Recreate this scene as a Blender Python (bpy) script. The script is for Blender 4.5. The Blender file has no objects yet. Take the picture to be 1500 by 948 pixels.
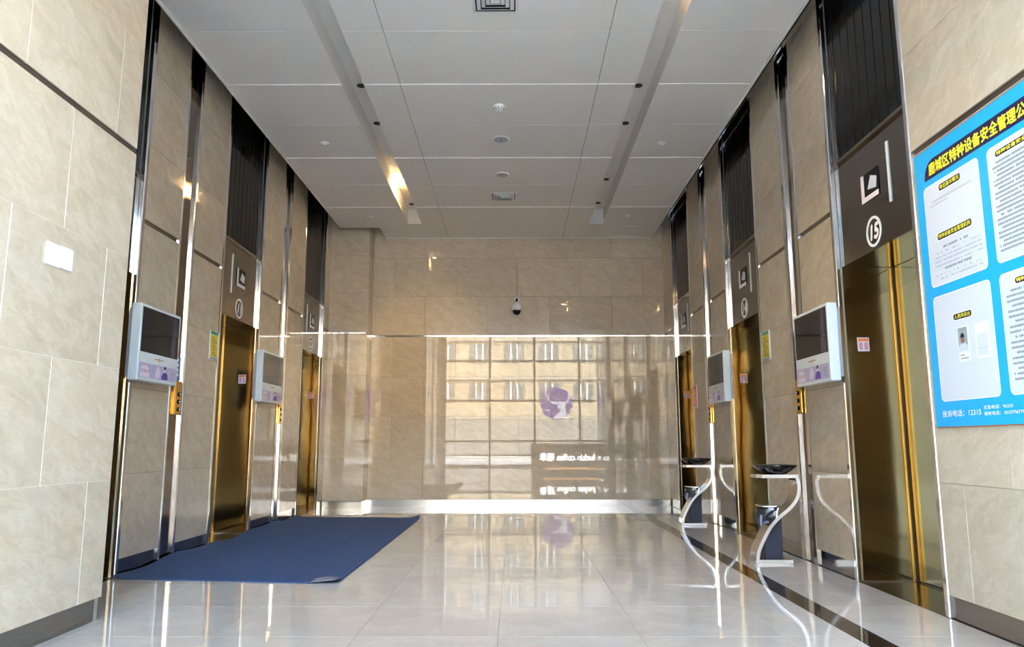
import bpy, bmesh, math, random
from mathutils import Matrix, Vector
random.seed(7)

# ------------------------------------------------------------------ camera, world, sun, exposure
SC = bpy.context.scene
COL = SC.collection
cam_data = bpy.data.cameras.new('camera')
cam_data.sensor_width = 36.0
cam_data.lens = 1115.0 / 1500.0 * 36.0
cam_data.clip_start = 0.05
cam = bpy.data.objects.new('camera', cam_data)
COL.objects.link(cam)
cam.matrix_world = Matrix(((0.999993, 0.001574, 0.003339, 0.0),
                           (0.003544, -0.155916, -0.987764, 0.0),
                           (-0.001034, 0.987769, -0.155921, 0.9),
                           (0, 0, 0, 1)))
SC.camera = cam

world = bpy.data.worlds.new('world')
SC.world = world
world.use_nodes = True
wn = world.node_tree
wn.nodes.clear()
wo = wn.nodes.new('ShaderNodeOutputWorld')
wb = wn.nodes.new('ShaderNodeBackground')
sky = wn.nodes.new('ShaderNodeTexSky')
sky.sky_type = 'NISHITA'
sky.sun_disc = False
sky.sun_elevation = math.radians(42)
sky.sun_rotation = math.radians(20)
sky.air_density = 1.0
sky.dust_density = 4.4
wb.inputs['Strength'].default_value = 0.92
wn.links.new(sky.outputs[0], wb.inputs['Color'])
wn.links.new(wb.outputs[0], wo.inputs['Surface'])

sun_d = bpy.data.lights.new('sun', 'SUN')
sun_d.energy = 2.2
sun_d.angle = math.radians(0.6)
sun_d.color = (1.0, 0.98, 0.96)
sun = bpy.data.objects.new('sun', sun_d)
COL.objects.link(sun)
sun.rotation_euler = Vector((-0.30, -0.75, -0.65)).to_track_quat('-Z', 'Y').to_euler()

# portal at the glass front, so daylight through the glazing is sampled well
for loc, dr, w in (((2.6, -7.9, 5.5), (0, 1, 0), 10.8), ((7.9, -3.2, 5.5), (-1, 0, 0), 9.6), ((-5.9, -3.2, 5.5), (1, 0, 0), 9.6)):
    por_d = bpy.data.lights.new('window_portal', 'AREA')
    por_d.shape = 'RECTANGLE'
    por_d.size = w
    por_d.size_y = 11.0
    por_d.cycles.is_portal = True
    por = bpy.data.objects.new('window_portal', por_d)
    COL.objects.link(por)
    por.location = loc
    por.rotation_euler = Vector(dr).to_track_quat('-Z', 'Y').to_euler()

SC.view_settings.view_transform = 'Standard'
SC.view_settings.look = 'None'
SC.view_settings.gamma = 1.0
SC.view_settings.use_curve_mapping = False
SC.view_settings.exposure = 3.62
SC.cycles.max_bounces = 10
SC.cycles.diffuse_bounces = 6
SC.cycles.glossy_bounces = 6
SC.cycles.transparent_max_bounces = 12
SC.cycles.sample_clamp_indirect = 6.0
SC.cycles.caustics_reflective = False
SC.cycles.caustics_refractive = False
SC.cycles.use_denoising = True

# ------------------------------------------------------------------ main measures (metres)
XL, XR, XP = -2.72, 2.26, -2.15       # left lift wall, right lift wall, left front pier
YB = 11.32                            # back wall
ZC = 4.02                             # dropped ceiling
ZT = 4.45                             # top of the walls, above the dropped ceiling
YA = 0.3                              # where the dropped ceiling ends at the tall front hall
YW = 1.6                              # where the lobby side walls end out of view, set to balance the light
LIFTS = [(4.19, 5.22), (6.95, 7.99), (9.67, 10.66)]       # openings, right wall
LIFTS_L = [(4.30, 5.355), (6.95, 7.99), (9.67, 10.68)]     # openings, left wall

# ------------------------------------------------------------------ materials
def new_mat(name):
    m = bpy.data.materials.new(name)
    m.use_nodes = True
    nt = m.node_tree
    return m, nt, nt.nodes['Principled BSDF']

def plain(name, col, rough=0.5, metal=0.0, emit=None, estr=0.0, coat=0.0, wave=0.0, spec=0.5):
    m, nt, b = new_mat(name)
    b.inputs['Base Color'].default_value = (*col, 1)
    b.inputs['Roughness'].default_value = rough
    b.inputs['Metallic'].default_value = metal
    b.inputs['Specular IOR Level'].default_value = spec
    if coat:
        b.inputs['Coat Weight'].default_value = coat
        b.inputs['Coat Roughness'].default_value = 0.03
    if emit:
        b.inputs['Emission Color'].default_value = (*emit, 1)
        b.inputs['Emission Strength'].default_value = estr
    if wave:
        geo = nt.nodes.new('ShaderNodeNewGeometry')
        no = nt.nodes.new('ShaderNodeTexNoise')
        no.inputs['Scale'].default_value = 1.6
        no.inputs['Detail'].default_value = 1.0
        bp = nt.nodes.new('ShaderNodeBump')
        bp.inputs['Strength'].default_value = wave
        bp.inputs['Distance'].default_value = 0.1
        nt.links.new(geo.outputs['Position'], no.inputs['Vector'])
        nt.links.new(no.outputs[0], bp.inputs['Height'])
        nt.links.new(bp.outputs[0], b.inputs['Normal'])
    return m

def ramp(nt, src, stops):
    r = nt.nodes.new('ShaderNodeValToRGB')
    r.color_ramp.elements[0].position = stops[0][0]
    r.color_ramp.elements[0].color = (*stops[0][1], 1)
    r.color_ramp.elements[1].position = stops[-1][0]
    r.color_ramp.elements[1].color = (*stops[-1][1], 1)
    for p, c in stops[1:-1]:
        e = r.color_ramp.elements.new(p)
        e.color = (*c, 1)
    nt.links.new(src, r.inputs[0])
    return r

def marble(name, dark, mid, light, rough, scale=1.0, squash=3.0, tilt=0.35, vein=0.5, tint=0.06):
    m, nt, b = new_mat(name)
    N, L = nt.nodes, nt.links
    geo = N.new('ShaderNodeNewGeometry')
    oi = N.new('ShaderNodeObjectInfo')
    mp = N.new('ShaderNodeMapping')
    mp.inputs['Scale'].default_value = (scale, scale, scale * squash)
    vr = N.new('ShaderNodeVectorRotate')
    vr.rotation_type = 'EULER_XYZ'
    vr.inputs['Rotation'].default_value = (tilt, -tilt, 0)
    add = N.new('ShaderNodeVectorMath')
    add.operation = 'MULTIPLY_ADD'
    comb = N.new('ShaderNodeCombineXYZ')
    for i in range(3):
        L.new(oi.outputs['Random'], comb.inputs[i])
    add.inputs[1].default_value = (31, 17, 23)
    L.new(comb.outputs[0], add.inputs[0])
    L.new(geo.outputs['Position'], add.inputs[2])
    L.new(add.outputs[0], vr.inputs['Vector'])
    L.new(vr.outputs[0], mp.inputs['Vector'])
    n1 = N.new('ShaderNodeTexNoise')
    n1.inputs['Scale'].default_value = 2.2
    n1.inputs['Detail'].default_value = 7
    n1.inputs['Roughness'].default_value = 0.62
    n1.inputs['Distortion'].default_value = 1.1
    L.new(mp.outputs[0], n1.inputs['Vector'])
    r1 = ramp(nt, n1.outputs[0], [(0.30, dark), (0.5, mid), (0.72, light)])
    n2 = N.new('ShaderNodeTexNoise')
    n2.inputs['Scale'].default_value = 3.4
    n2.inputs['Detail'].default_value = 5
    n2.inputs['Distortion'].default_value = 0.6
    n2.inputs['Roughness'].default_value = 0.7
    L.new(mp.outputs[0], n2.inputs['Vector'])
    r2 = ramp(nt, n2.outputs[0], [(0.50, (0, 0, 0)), (0.60, (1, 1, 1)), (0.64, (0.2, 0.2, 0.2))])
    mul = N.new('ShaderNodeMath')
    mul.operation = 'MULTIPLY'
    mul.inputs[1].default_value = vein
    L.new(r2.outputs[0], mul.inputs[0])
    mx = N.new('ShaderNodeMix')
    mx.data_type = 'RGBA'
    L.new(mul.outputs[0], mx.inputs['Factor'])
    L.new(r1.outputs[0], mx.inputs['A'])
    mx.inputs['B'].default_value = (*[min(1, c * 1.22) for c in light], 1)
    hs = N.new('ShaderNodeHueSaturation')
    mr = N.new('ShaderNodeMapRange')
    mr.inputs['To Min'].default_value = 1 - tint
    mr.inputs['To Max'].default_value = 1 + tint
    L.new(oi.outputs['Random'], mr.inputs['Value'])
    L.new(mr.outputs[0], hs.inputs['Value'])
    L.new(mx.outputs['Result'], hs.inputs['Color'])
    L.new(hs.outputs[0], b.inputs['Base Color'])
    b.inputs['Roughness'].default_value = rough
    b.inputs['IOR'].default_value = 1.55
    return m

M = {}
M['stone'] = marble('beige polished marble', (0.50, 0.41, 0.295), (0.545, 0.455, 0.34), (0.60, 0.52, 0.41), 0.012, 1.9, 2.4, 0.42, 0.32)
M['floor'] = marble('cream polished floor stone', (0.53, 0.485, 0.43), (0.57, 0.525, 0.47), (0.61, 0.57, 0.515), 0.02, 0.9, 1.0, 0.2, 0.25, 0.025)
M['black_stone'] = marble('black veined stone', (0.012, 0.009, 0.007), (0.02, 0.015, 0.011), (0.05, 0.038, 0.028), 0.04, 3.0, 1.0, 0.4, 0.6)
M['hall_floor'] = marble('pale grey hall floor stone', (0.54, 0.53, 0.51), (0.60, 0.59, 0.57), (0.66, 0.65, 0.63), 0.03, 0.9, 1.0, 0.2, 0.25, 0.0)
M['threshold_stone'] = marble('black veined threshold', (0.012, 0.009, 0.007), (0.02, 0.015, 0.011), (0.05, 0.038, 0.028), 0.18, 3.0, 1.0, 0.4, 0.6)
M['grout'] = plain('joint filler', (0.30, 0.27, 0.22), 0.8)
M['floor_grout'] = plain('floor joint filler', (0.36, 0.33, 0.29), 0.7)
M['grout_light'] = plain('pale joint filler', (0.70, 0.66, 0.58), 0.7)
M['ceiling'] = plain('painted ceiling board', (0.78, 0.755, 0.715), 0.75)
M['seam'] = plain('dark seam', (0.12, 0.115, 0.105), 0.9)
M['void'] = plain('dark ceiling void', (0.03, 0.028, 0.025), 0.9)
M['chrome'] = plain('polished stainless trim', (0.80, 0.80, 0.81), 0.10, 1.0)
M['stand_steel'] = plain('satin stainless', (0.86, 0.86, 0.87), 0.30, 1.0)
M['stand_mirror'] = plain('mirror stainless', (0.66, 0.63, 0.58), 0.05, 1.0)
M['skirt_steel'] = plain('satin mirror skirting', (0.40, 0.42, 0.45), 0.22, 1.0, wave=0.06)
M['steel'] = plain('brushed stainless', (0.62, 0.61, 0.59), 0.22, 1.0)
M['dark_steel'] = plain('dark mirror steel', (0.30, 0.25, 0.21), 0.06, 1.0, wave=0.02)
M['base_steel'] = plain('grey mirror steel skirting', (0.33, 0.31, 0.29), 0.10, 1.0)
M['header'] = plain('black titanium steel', (0.25, 0.225, 0.20), 0.07, 1.0, wave=0.015)
M['bronze'] = plain('bronze mirror steel', (0.40, 0.345, 0.245), 0.07, 1.0, wave=0.05)
M['bronze_door'] = plain('pale gold mirror steel', (0.70, 0.66, 0.48), 0.07, 1.0, wave=0.04)
M['gold'] = plain('polished gold steel', (0.85, 0.55, 0.15), 0.12, 1.0)
M['gold_shaded'] = plain('shaded gold steel', (0.40, 0.27, 0.11), 0.12, 1.0)  # stile gold darkened to imitate the brown reflected from the jamb
M['black_gloss'] = plain('black lacquered glass', (0.008, 0.008, 0.009), 0.12, spec=0.16)
M['black'] = plain('matt black', (0.012, 0.012, 0.013), 0.5)
M['white_plastic'] = plain('white plastic', (0.78, 0.79, 0.79), 0.3)
M['grey_plastic'] = plain('pale grey plastic', (0.45, 0.45, 0.47), 0.4)
M['white_paint'] = plain('white painted metal', (0.72, 0.72, 0.72), 0.35)
M['frame_white'] = plain('pale blue white screen housing', (0.70, 0.76, 0.78), 0.22)
M['screen'] = plain('dark screen glass', (0.014, 0.014, 0.018), 0.05, spec=0.4)
M['screen_image'] = plain('dim picture on screen', (0.05, 0.035, 0.03), 0.08, emit=(0.35, 0.2, 0.15), estr=0.05)
M['lavender'] = plain('lavender poster', (0.47, 0.43, 0.62), 0.35)
M['lavender_pale'] = plain('pale poster print', (0.72, 0.66, 0.76), 0.35)
M['pinkish'] = plain('pink poster print', (0.62, 0.28, 0.32), 0.4)
M['purple_print'] = plain('purple poster print', (0.13, 0.07, 0.42), 0.4)
M['skin_print'] = plain('brown portrait print', (0.30, 0.16, 0.10), 0.5)
M['orange_print'] = plain('orange print', (0.75, 0.22, 0.06), 0.4)
M['yellow_plate'] = plain('yellow notice print', (0.80, 0.64, 0.02), 0.4)
M['green_print'] = plain('green notice print', (0.02, 0.33, 0.25), 0.4)
M['red_plate'] = plain('red notice print', (0.62, 0.04, 0.03), 0.4)
M['ink'] = plain('grey print ink', (0.16, 0.17, 0.20), 0.6)
M['ink_soft'] = plain('soft grey print ink', (0.36, 0.38, 0.42), 0.6)
M['sign_blue'] = plain('sky blue board', (0.015, 0.42, 0.82), 0.22)
M['sign_panel'] = plain('pale board field', (0.66, 0.70, 0.76), 0.22)
M['sign_edge'] = plain('pink white print outline', (0.85, 0.76, 0.76), 0.3)
M['navy_print'] = plain('navy print', (0.018, 0.008, 0.065), 0.25)
M['yellow_print'] = plain('yellow lettering', (0.85, 0.80, 0.03), 0.4)
M['white_print'] = plain('white lettering', (0.88, 0.88, 0.86), 0.4)
M['blue_plate'] = plain('blue plate', (0.02, 0.14, 0.42), 0.3)
M['rust_edge'] = plain('brown board edge', (0.30, 0.12, 0.06), 0.5)
M['bin'] = plain('dark blue grey bin', (0.035, 0.036, 0.055), 0.45)
M['bag'] = plain('black bin bag', (0.012, 0.012, 0.014), 0.28)
M['bag_pale'] = plain('pale plastic film', (0.34, 0.31, 0.48), 0.25)
M['litter'] = plain('white litter', (0.75, 0.73, 0.70), 0.5)
M['bowl'] = plain('glossy black bowl', (0.012, 0.012, 0.013), 0.07, coat=0.4)
M['lamp_on'] = plain('lit lamp', (1, 0.8, 0.5), 0.4, emit=(1.0, 0.78, 0.45), estr=10.0)
M['led'] = plain('orange led strip', (1, 0.5, 0.2), 0.4, emit=(1.0, 0.42, 0.15), estr=1.0)
M['letter_lit'] = plain('lit white letter', (1, 1, 1), 0.4, emit=(1, 1, 1), estr=3.0)
M['purple_logo'] = plain('violet disc', (0.30, 0.20, 0.55), 0.5, emit=(0.30, 0.18, 0.60), estr=0.4)  # emblem decal given its own glow, no lamp behind it
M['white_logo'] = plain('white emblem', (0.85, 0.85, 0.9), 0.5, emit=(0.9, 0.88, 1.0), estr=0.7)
M['mullion'] = plain('dark window frame', (0.05, 0.05, 0.055), 0.4)
M['hall_wall'] = plain('hall wall', (0.34, 0.335, 0.325), 0.4)
M['building'] = plain('cream facade', (0.20, 0.17, 0.12), 0.8)
M['building_band'] = plain('pale facade band', (0.19, 0.175, 0.145), 0.8)
M['building_glass'] = plain('facade window glass', (0.05, 0.06, 0.065), 0.4)
M['pavement'] = plain('street paving', (0.34, 0.33, 0.31), 0.8)
M['counter'] = plain('counter front', (0.30, 0.28, 0.26), 0.4)
M['shopfront'] = plain('grey shopfront', (0.10, 0.10, 0.095), 0.5)

# deep blue mat: fine fibre speckle
m, nt, b = new_mat('navy mat fibre')
tc = nt.nodes.new('ShaderNodeNewGeometry')
n1 = nt.nodes.new('ShaderNodeTexNoise'); n1.inputs['Scale'].default_value = 90; n1.inputs['Detail'].default_value = 5; n1.inputs['Roughness'].default_value = 0.75
nt.links.new(tc.outputs['Position'], n1.inputs['Vector'])
r1 = ramp(nt, n1.outputs[0], [(0.3, (0.016, 0.036, 0.10)), (0.55, (0.036, 0.074, 0.18)), (0.8, (0.11, 0.17, 0.32))])
nt.links.new(r1.outputs[0], b.inputs['Base Color'])
b.inputs['Roughness'].default_value = 0.95
bp = nt.nodes.new('ShaderNodeBump'); bp.inputs['Strength'].default_value = 0.7; bp.inputs['Distance'].default_value = 0.01
nt.links.new(n1.outputs[0], bp.inputs['Height']); nt.links.new(bp.outputs[0], b.inputs['Normal'])
M['mat'] = m

# thin clear glazing
m, nt, b = new_mat('clear glazing')
nt.nodes.remove(b)
out = nt.nodes['Material Output']
tr = nt.nodes.new('ShaderNodeBsdfTransparent'); tr.inputs[0].default_value = (0.92, 0.95, 0.94, 1)
gl = nt.nodes.new('ShaderNodeBsdfGlossy'); gl.inputs['Roughness'].default_value = 0.0
fr = nt.nodes.new('ShaderNodeFresnel'); fr.inputs[0].default_value = 1.5
ms = nt.nodes.new('ShaderNodeMixShader')
nt.links.new(fr.outputs[0], ms.inputs[0]); nt.links.new(tr.outputs[0], ms.inputs[1]); nt.links.new(gl.outputs[0], ms.inputs[2])
nt.links.new(ms.outputs[0], out.inputs[0])
M['glass'] = m

# ------------------------------------------------------------------ helpers
def tag(o, label=None, cat=None, group=None, kind=None):
    if label: o['label'] = label
    if cat: o['category'] = cat
    if group: o['group'] = group
    if kind: o['kind'] = kind
    return o

def adopt(o, parent):
    if parent is not None:
        o.parent = parent
        loc = Vector((0, 0, 0))
        p = parent
        while p is not None:
            loc += Vector(p.location)
            p = p.parent
        # parents carry plain offsets; children keep world positions
        o.location = Vector(o.location) - loc

def empty(name, loc, parent=None):
    o = bpy.data.objects.new(name, None)
    o.empty_display_size = 0.1
    COL.objects.link(o)
    o.location = loc
    adopt(o, parent)
    return o

class MB:
    def __init__(s):
        s.v, s.f, s.sm = [], [], []
    def add(s, vs, fs, smooth=False):
        k = len(s.v)
        s.v += [tuple(v) for v in vs]
        s.f += [tuple(i + k for i in f) for f in fs]
        s.sm += [smooth] * len(fs)
        return s
    def box(s, x0, x1, y0, y1, z0, z1):
        x0, x1 = sorted((x0, x1)); y0, y1 = sorted((y0, y1)); z0, z1 = sorted((z0, z1))
        vs = [(x0, y0, z0), (x1, y0, z0), (x1, y1, z0), (x0, y1, z0), (x0, y0, z1), (x1, y0, z1), (x1, y1, z1), (x0, y1, z1)]
        return s.add(vs, [(0, 3, 2, 1), (4, 5, 6, 7), (0, 1, 5, 4), (1, 2, 6, 5), (2, 3, 7, 6), (3, 0, 4, 7)])
    def lathe(s, prof, c, n=32, axis='z'):
        vs, fs = [], []
        for r, h in prof:
            for i in range(n):
                a = 2 * math.pi * i / n
                p = (r * math.cos(a), r * math.sin(a), h)
                if axis == 'x': p = (h, r * math.cos(a), r * math.sin(a))
                if axis == 'y': p = (r * math.cos(a), h, r * math.sin(a))
                vs.append((c[0] + p[0], c[1] + p[1], c[2] + p[2]))
        for j in range(len(prof) - 1):
            for i in range(n):
                a, b2 = j * n + i, j * n + (i + 1) % n
                fs.append((a, b2, b2 + n, a + n))
        fs.append(tuple(range(n))[::-1])
        fs.append(tuple(range((len(prof) - 1) * n, len(prof) * n)))
        return s.add(vs, fs, True)
    def tube(s, pts, r, n=10):
        pts = [Vector(p) for p in pts]
        vs, fs = [], []
        for i, p in enumerate(pts):
            t = (pts[min(i + 1, len(pts) - 1)] - pts[max(i - 1, 0)]).normalized()
            a = t.orthogonal().normalized() if i == 0 else (a - t * a.dot(t)).normalized()
            c = t.cross(a)
            for k in range(n):
                q = 2 * math.pi * k / n
                vs.append(p + (a * math.cos(q) + c * math.sin(q)) * r)
        for i in range(len(pts) - 1):
            for k in range(n):
                x, y = i * n + k, i * n + (k + 1) % n
                fs.append((x, y, y + n, x + n))
        fs.append(tuple(range(n))[::-1]); fs.append(tuple(range((len(pts) - 1) * n, len(pts) * n)))
        return s.add(vs, fs, True)
    def slab(s, poly, fr, h0, h1):
        """poly: 2-d outline (u, v) in frame fr(u, v, h); extruded between heights h0 and h1"""
        n = len(poly)
        vs = [fr(u, v, h0) for u, v in poly] + [fr(u, v, h1) for u, v in poly]
        fs = [tuple(range(n))[::-1], tuple(range(n, 2 * n))]
        fs += [(i, (i + 1) % n, (i + 1) % n + n, i + n) for i in range(n)]
        return s.add(vs, fs)
    def build(s, name, mat, parent=None, bevel=0.0):
        lo = [min(v[i] for v in s.v) for i in range(3)]
        hi = [max(v[i] for v in s.v) for i in range(3)]
        c = Vector(((lo[0] + hi[0]) / 2, (lo[1] + hi[1]) / 2, lo[2]))
        me = bpy.data.meshes.new(name)
        me.from_pydata([Vector(v) - c for v in s.v], [], s.f)
        bm = bmesh.new(); bm.from_mesh(me)
        for f, q in zip(bm.faces, s.sm): f.smooth = q
        if bevel:
            bmesh.ops.bevel(bm, geom=list(bm.edges), offset=bevel, segments=1, affect='EDGES', profile=0.5)
        bmesh.ops.recalc_face_normals(bm, faces=list(bm.faces))
        bm.to_mesh(me); bm.free()
        if any(s.sm):
            try: me.set_sharp_from_angle(angle=math.radians(40))
            except Exception: pass
        me.materials.append(M[mat])
        o = bpy.data.objects.new(name, me)
        COL.objects.link(o)
        o.location = c
        adopt(o, parent)
        return o

def box(name, x0, x1, y0, y1, z0, z1, mat, parent=None, bevel=0.0):
    return MB().box(x0, x1, y0, y1, z0, z1).build(name, mat, parent, bevel)

_cache = {}
def piece(name, x0, x1, y0, y1, z0, z1, mat, parent, bevel=0.0015):
    """one cheap block; alike blocks share their mesh"""
    sx, sy, sz = abs(x1 - x0), abs(y1 - y0), abs(z1 - z0)
    key = (name, round(sx, 3), round(sy, 3), round(sz, 3), mat)
    if key not in _cache:
        mb = MB().box(-sx / 2, sx / 2, -sy / 2, sy / 2, -sz / 2, sz / 2)
        me = bpy.data.meshes.new(name)
        me.from_pydata(mb.v, [], mb.f)
        bm = bmesh.new(); bm.from_mesh(me)
        if bevel: bmesh.ops.bevel(bm, geom=list(bm.edges), offset=bevel, segments=1, affect='EDGES', profile=0.5)
        bmesh.ops.recalc_face_normals(bm, faces=list(bm.faces))
        bm.to_mesh(me); bm.free()
        me.materials.append(M[mat])
        _cache[key] = me
    o = bpy.data.objects.new(name, _cache[key])
    COL.objects.link(o)
    o.location = ((x0 + x1) / 2, (y0 + y1) / 2, (z0 + z1) / 2)
    adopt(o, parent)
    return o

def text_mb(body, size, fr, h0, h1, bold=0.0, width=None, align='LEFT', sx=1.0, shear=0.0):
    """lettering as thin geometry in frame fr(u, v, h); v = 0 at the baseline"""
    cu = bpy.data.curves.new('text', 'FONT')
    cu.body = body
    cu.size = size
    cu.align_x = align
    cu.shear = shear
    cu.resolution_u = 3
    to = bpy.data.objects.new('text', cu)
    COL.objects.link(to)
    dg = bpy.context.evaluated_depsgraph_get()
    me = to.evaluated_get(dg).to_mesh()
    vs = [tuple(v.co) for v in me.vertices]
    fs = [tuple(p.vertices) for p in me.polygons]
    bpy.data.objects.remove(to)
    bpy.data.curves.remove(cu)
    if vs and width:
        a, b2 = min(v[0] for v in vs), max(v[0] for v in vs)
        k = width / (b2 - a)
        off = a if align == 'LEFT' else (a + b2) / 2
        vs = [((v[0] - off) * k, v[1], 0) for v in vs]
    mb = MB()
    for k, (du, dv) in enumerate(((0, 0), (bold, 0), (-bold, 0), (0, bold), (0, -bold)) if bold else ((0, 0),)):
        mb.add([fr(v[0] * sx + du, v[1] + dv, h1 + k * 0.00002) for v in vs], fs)
    return mb

def circle(cx, cy, r, n=32, ry=None):
    ry = ry or r
    return [(cx + r * math.cos(2 * math.pi * i / n), cy + ry * math.sin(2 * math.pi * i / n)) for i in range(n)]

def rrect(u0, u1, v0, v1, r, n=5):
    pts = []
    for cx, cy, a0 in ((u1 - r, v1 - r, 0), (u0 + r, v1 - r, 90), (u0 + r, v0 + r, 180), (u1 - r, v0 + r, 270)):
        for i in range(n + 1):
            a = math.radians(a0 + 90 * i / n)
            pts.append((cx + r * math.cos(a), cy + r * math.sin(a)))
    return pts

def WX(side, d):
    """world x of a point d metres in front of (into the room from) a lift wall"""
    return XR - d if side == 'R' else XL + d

def frame(side, y0, z0, base=0.0):
    """u to the viewer's right along the wall, v up, h off the wall"""
    if side == 'R': return lambda u, v, h: (XR - base - h, y0 - u, z0 + v)
    return lambda u, v, h: (XL + base + h, y0 + u, z0 + v)

# ------------------------------------------------------------------ floor
floor = box('floor', XL - 0.6, XR + 0.6, 2.4, YB + 0.4, -0.25, -0.012, 'floor_grout')
tag(floor, 'cream polished stone floor of the elevator lobby', kind='structure')
TS = 0.675
ys = [2.43 + TS * i for i in range(14)]
SB0, SB1 = 1.59, 1.72
xs = [-0.755 + TS * i for i in range(-3, 4)]
xs = [XL - 0.03] + [x for x in xs if XL + 0.1 < x < SB0 - 0.1] + [SB0]
def floor_piece(x0, x1, y0, y1, mat='floor', name='floor_tile'):
    g = 0.0008
    piece(name, x0 + g, x1 - g, y0 + g, min(y1, YB + 0.02) - g, -0.012, 0.0, mat, floor, 0.0004)
for j, y in enumerate(ys):
    if y >= YB: break
    for a, b2 in zip(xs[:-1], xs[1:]):
        floor_piece(a, b2, y, y + TS)
    floor_piece(SB1, XR, y, y + TS)
    floor_piece(SB0, SB1, y, y + TS, 'black_stone', 'border_strip')
floor_front = box('floor_front', -9, 9, -8.0, 2.4, -0.25, 0.0, 'hall_floor')
tag(floor_front, 'cream stone floor of the front hall', kind='structure')

# ------------------------------------------------------------------ back wall
ROWS = [0.10, 0.69, 1.30, 1.885, 2.497, 3.10, 3.70, 4.30]
wall_back = box('wall_back', XL - 0.6, XR + 0.6, YB + 0.022, YB + 0.35, 0, ZT, 'grout')
tag(wall_back, 'beige polished marble end wall of the lobby', kind='structure')
TW = 0.94
for r in range(7):
    z0, z1 = ROWS[r], ROWS[r + 1]
    if r == 3: z1 -= 0.012
    if r == 4: z0 += 0.012
    off = -1.35 if r % 2 == 0 else -1.82
    edges = [-2.15] + [off + TW * i for i in range(-1, 6) if -2.12 < off + TW * i < XR - 0.03] + [XR]
    for a, b2 in zip(edges[:-1], edges[1:]):
        piece('wall_tile', a + .0012, b2 - .0012, YB, YB + 0.022, z0 + .0012, z1 - .0012, 'stone', wall_back, 0.0008)
pil = box('wall_back_pilaster', XL - 0.3, -2.165, 11.01, YB + 0.02, 0.0, ZT, 'grout')
tag(pil, 'shallow beige marble pilaster in the corner of the end wall', kind='structure')
prow = [0.10, 0.69, 1.30, 1.885, 2.497, 3.10, 3.66, 4.30]
for r in range(7):
    piece('wall_tile', XL, -2.15, 10.99, 11.01, prow[r] + .0012 + (0.012 if r == 4 else 0), prow[r + 1] - .0012 - (0.012 if r == 3 else 0), 'stone', pil, 0.0008)
    piece('wall_tile', -2.165, -2.15, 11.0105, YB, prow[r] + .0012 + (0.012 if r == 4 else 0), prow[r + 1] - .0012 - (0.012 if r == 3 else 0), 'stone', pil, 0.0008)
t1 = empty('trim_1', (0, YB, 2.497)); tag(t1, 'thin stainless strip across the end wall', kind='structure')
box('strip', -2.15, XR, YB - 0.004, YB + 0.01, 2.486, 2.508, 'chrome', t1)
box('strip', XL, -2.145, 10.986, 11.0, 2.486, 2.508, 'chrome', t1)
box('strip', -2.16, -2.146, 10.986, YB - 0.004, 2.486, 2.508, 'chrome', t1)
bb = empty('baseboard_back', (0, YB, 0)); tag(bb, 'polished stainless skirting along the end wall', kind='structure')
for a, b2 in ((-2.15, -0.88), (-0.88, 0.99), (0.99, 1.93), (1.93, XR)):
    box('skirting_plate', a + .001, b2 - .001, YB - 0.008, YB + 0.01, 0.0, 0.098, 'skirt_steel', bb)
box('skirting_plate', XL, -2.16, 10.995, 11.0, 0.0, 0.092, 'steel', bb)
box('skirting_plate', -2.165, -2.145, 10.985, YB - 0.008, 0.0, 0.098, 'chrome', bb)

# ------------------------------------------------------------------ lift walls
SROWS = [0.118, 0.693, 1.300, 1.883, 2.505, 2.540, 3.11, 3.69, 4.30]
LIP = {5.965: .07, 6.126: .07, 8.741: .075, 8.90: .09, 6.02: .03, 6.235: .035, 8.774: .08}      # widths of the chrome edges beside the mirror strips
def lift_wall(side, name, label, stones, gaps, LIFTS):
    w = MB()
    def wb(d0, d1, y0, y1, z0, z1): w.box(WX(side, d0), WX(side, d1), y0, y1, z0, z1)
    for y0, y1 in stones + gaps:
        wb(-0.034, -0.7, y0, y1, 0, ZT)
    for a, b2 in LIFTS:
        wb(-0.09, -0.7, a - 0.001, b2 + 0.001, 2.14, ZT)
        wb(-0.45, -0.7, a - 0.001, b2 + 0.001, 0, 2.14)
    root = w.build(name, 'grout')
    tag(root, label, kind='structure')
    for y0, y1 in stones:
        la = LIP.get(y0, 0.045) if any(abs(y0 - b2) < .02 for a, b2 in LIFTS + gaps) else 0.0
        lb = LIP.get(y1, 0.045) if any(abs(y1 - a) < .02 for a, b2 in LIFTS + gaps) else 0.0
        for r in range(8):
            z0, z1 = SROWS[r], SROWS[r + 1]
            if r == 4: continue                         # open reveal joint
            ee = [y0 + la, y1 - lb]
            if y1 - y0 > 1.3:                           # long wall: staggered joints
                off = 3.92 if r % 2 == 0 else 3.53
                ee = [y0 + la] + sorted(y for y in (off - 0.78 * i for i in range(4)) if y0 + .06 < y < y1 - lb - .06) + [y1 - lb]
            for a, b2 in zip(ee[:-1], ee[1:]):
                piece('stone_panel', WX(side, 0), WX(side, -0.032), a + .001, b2 - .001, z0 + .001, z1 - .001, 'stone', root, 0.0008)
        box('reveal_strip', WX(side, -0.012), WX(side, -0.033), y0 + la, y1 - lb, 2.5045, 2.5405, 'dark_steel', root)
        box('skirting_plate', WX(side, -0.015), WX(side, -0.033), y0 + la, y1 - lb, 0, 0.1175, 'base_steel', root)
        for q, e in ((la, (y0, y0 + la)), (lb, (y1 - lb, y1))):
            if q: box('edge_trim', WX(side, 0.004), WX(side, -0.034), e[0], e[1], 0, ZT, 'chrome', root, 0.006)
    for y0, y1 in gaps:
        box('mirror_panel', WX(side, -0.019), WX(side, -0.034), y0, y1, 0, ZT, 'dark_steel', root)
    return root
STONE_R = [(YW, 4.19), (5.22, 5.965), (6.126, 6.95), (7.99, 8.741), (8.90, 9.67), (10.66, YB + 0.02)]
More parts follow.
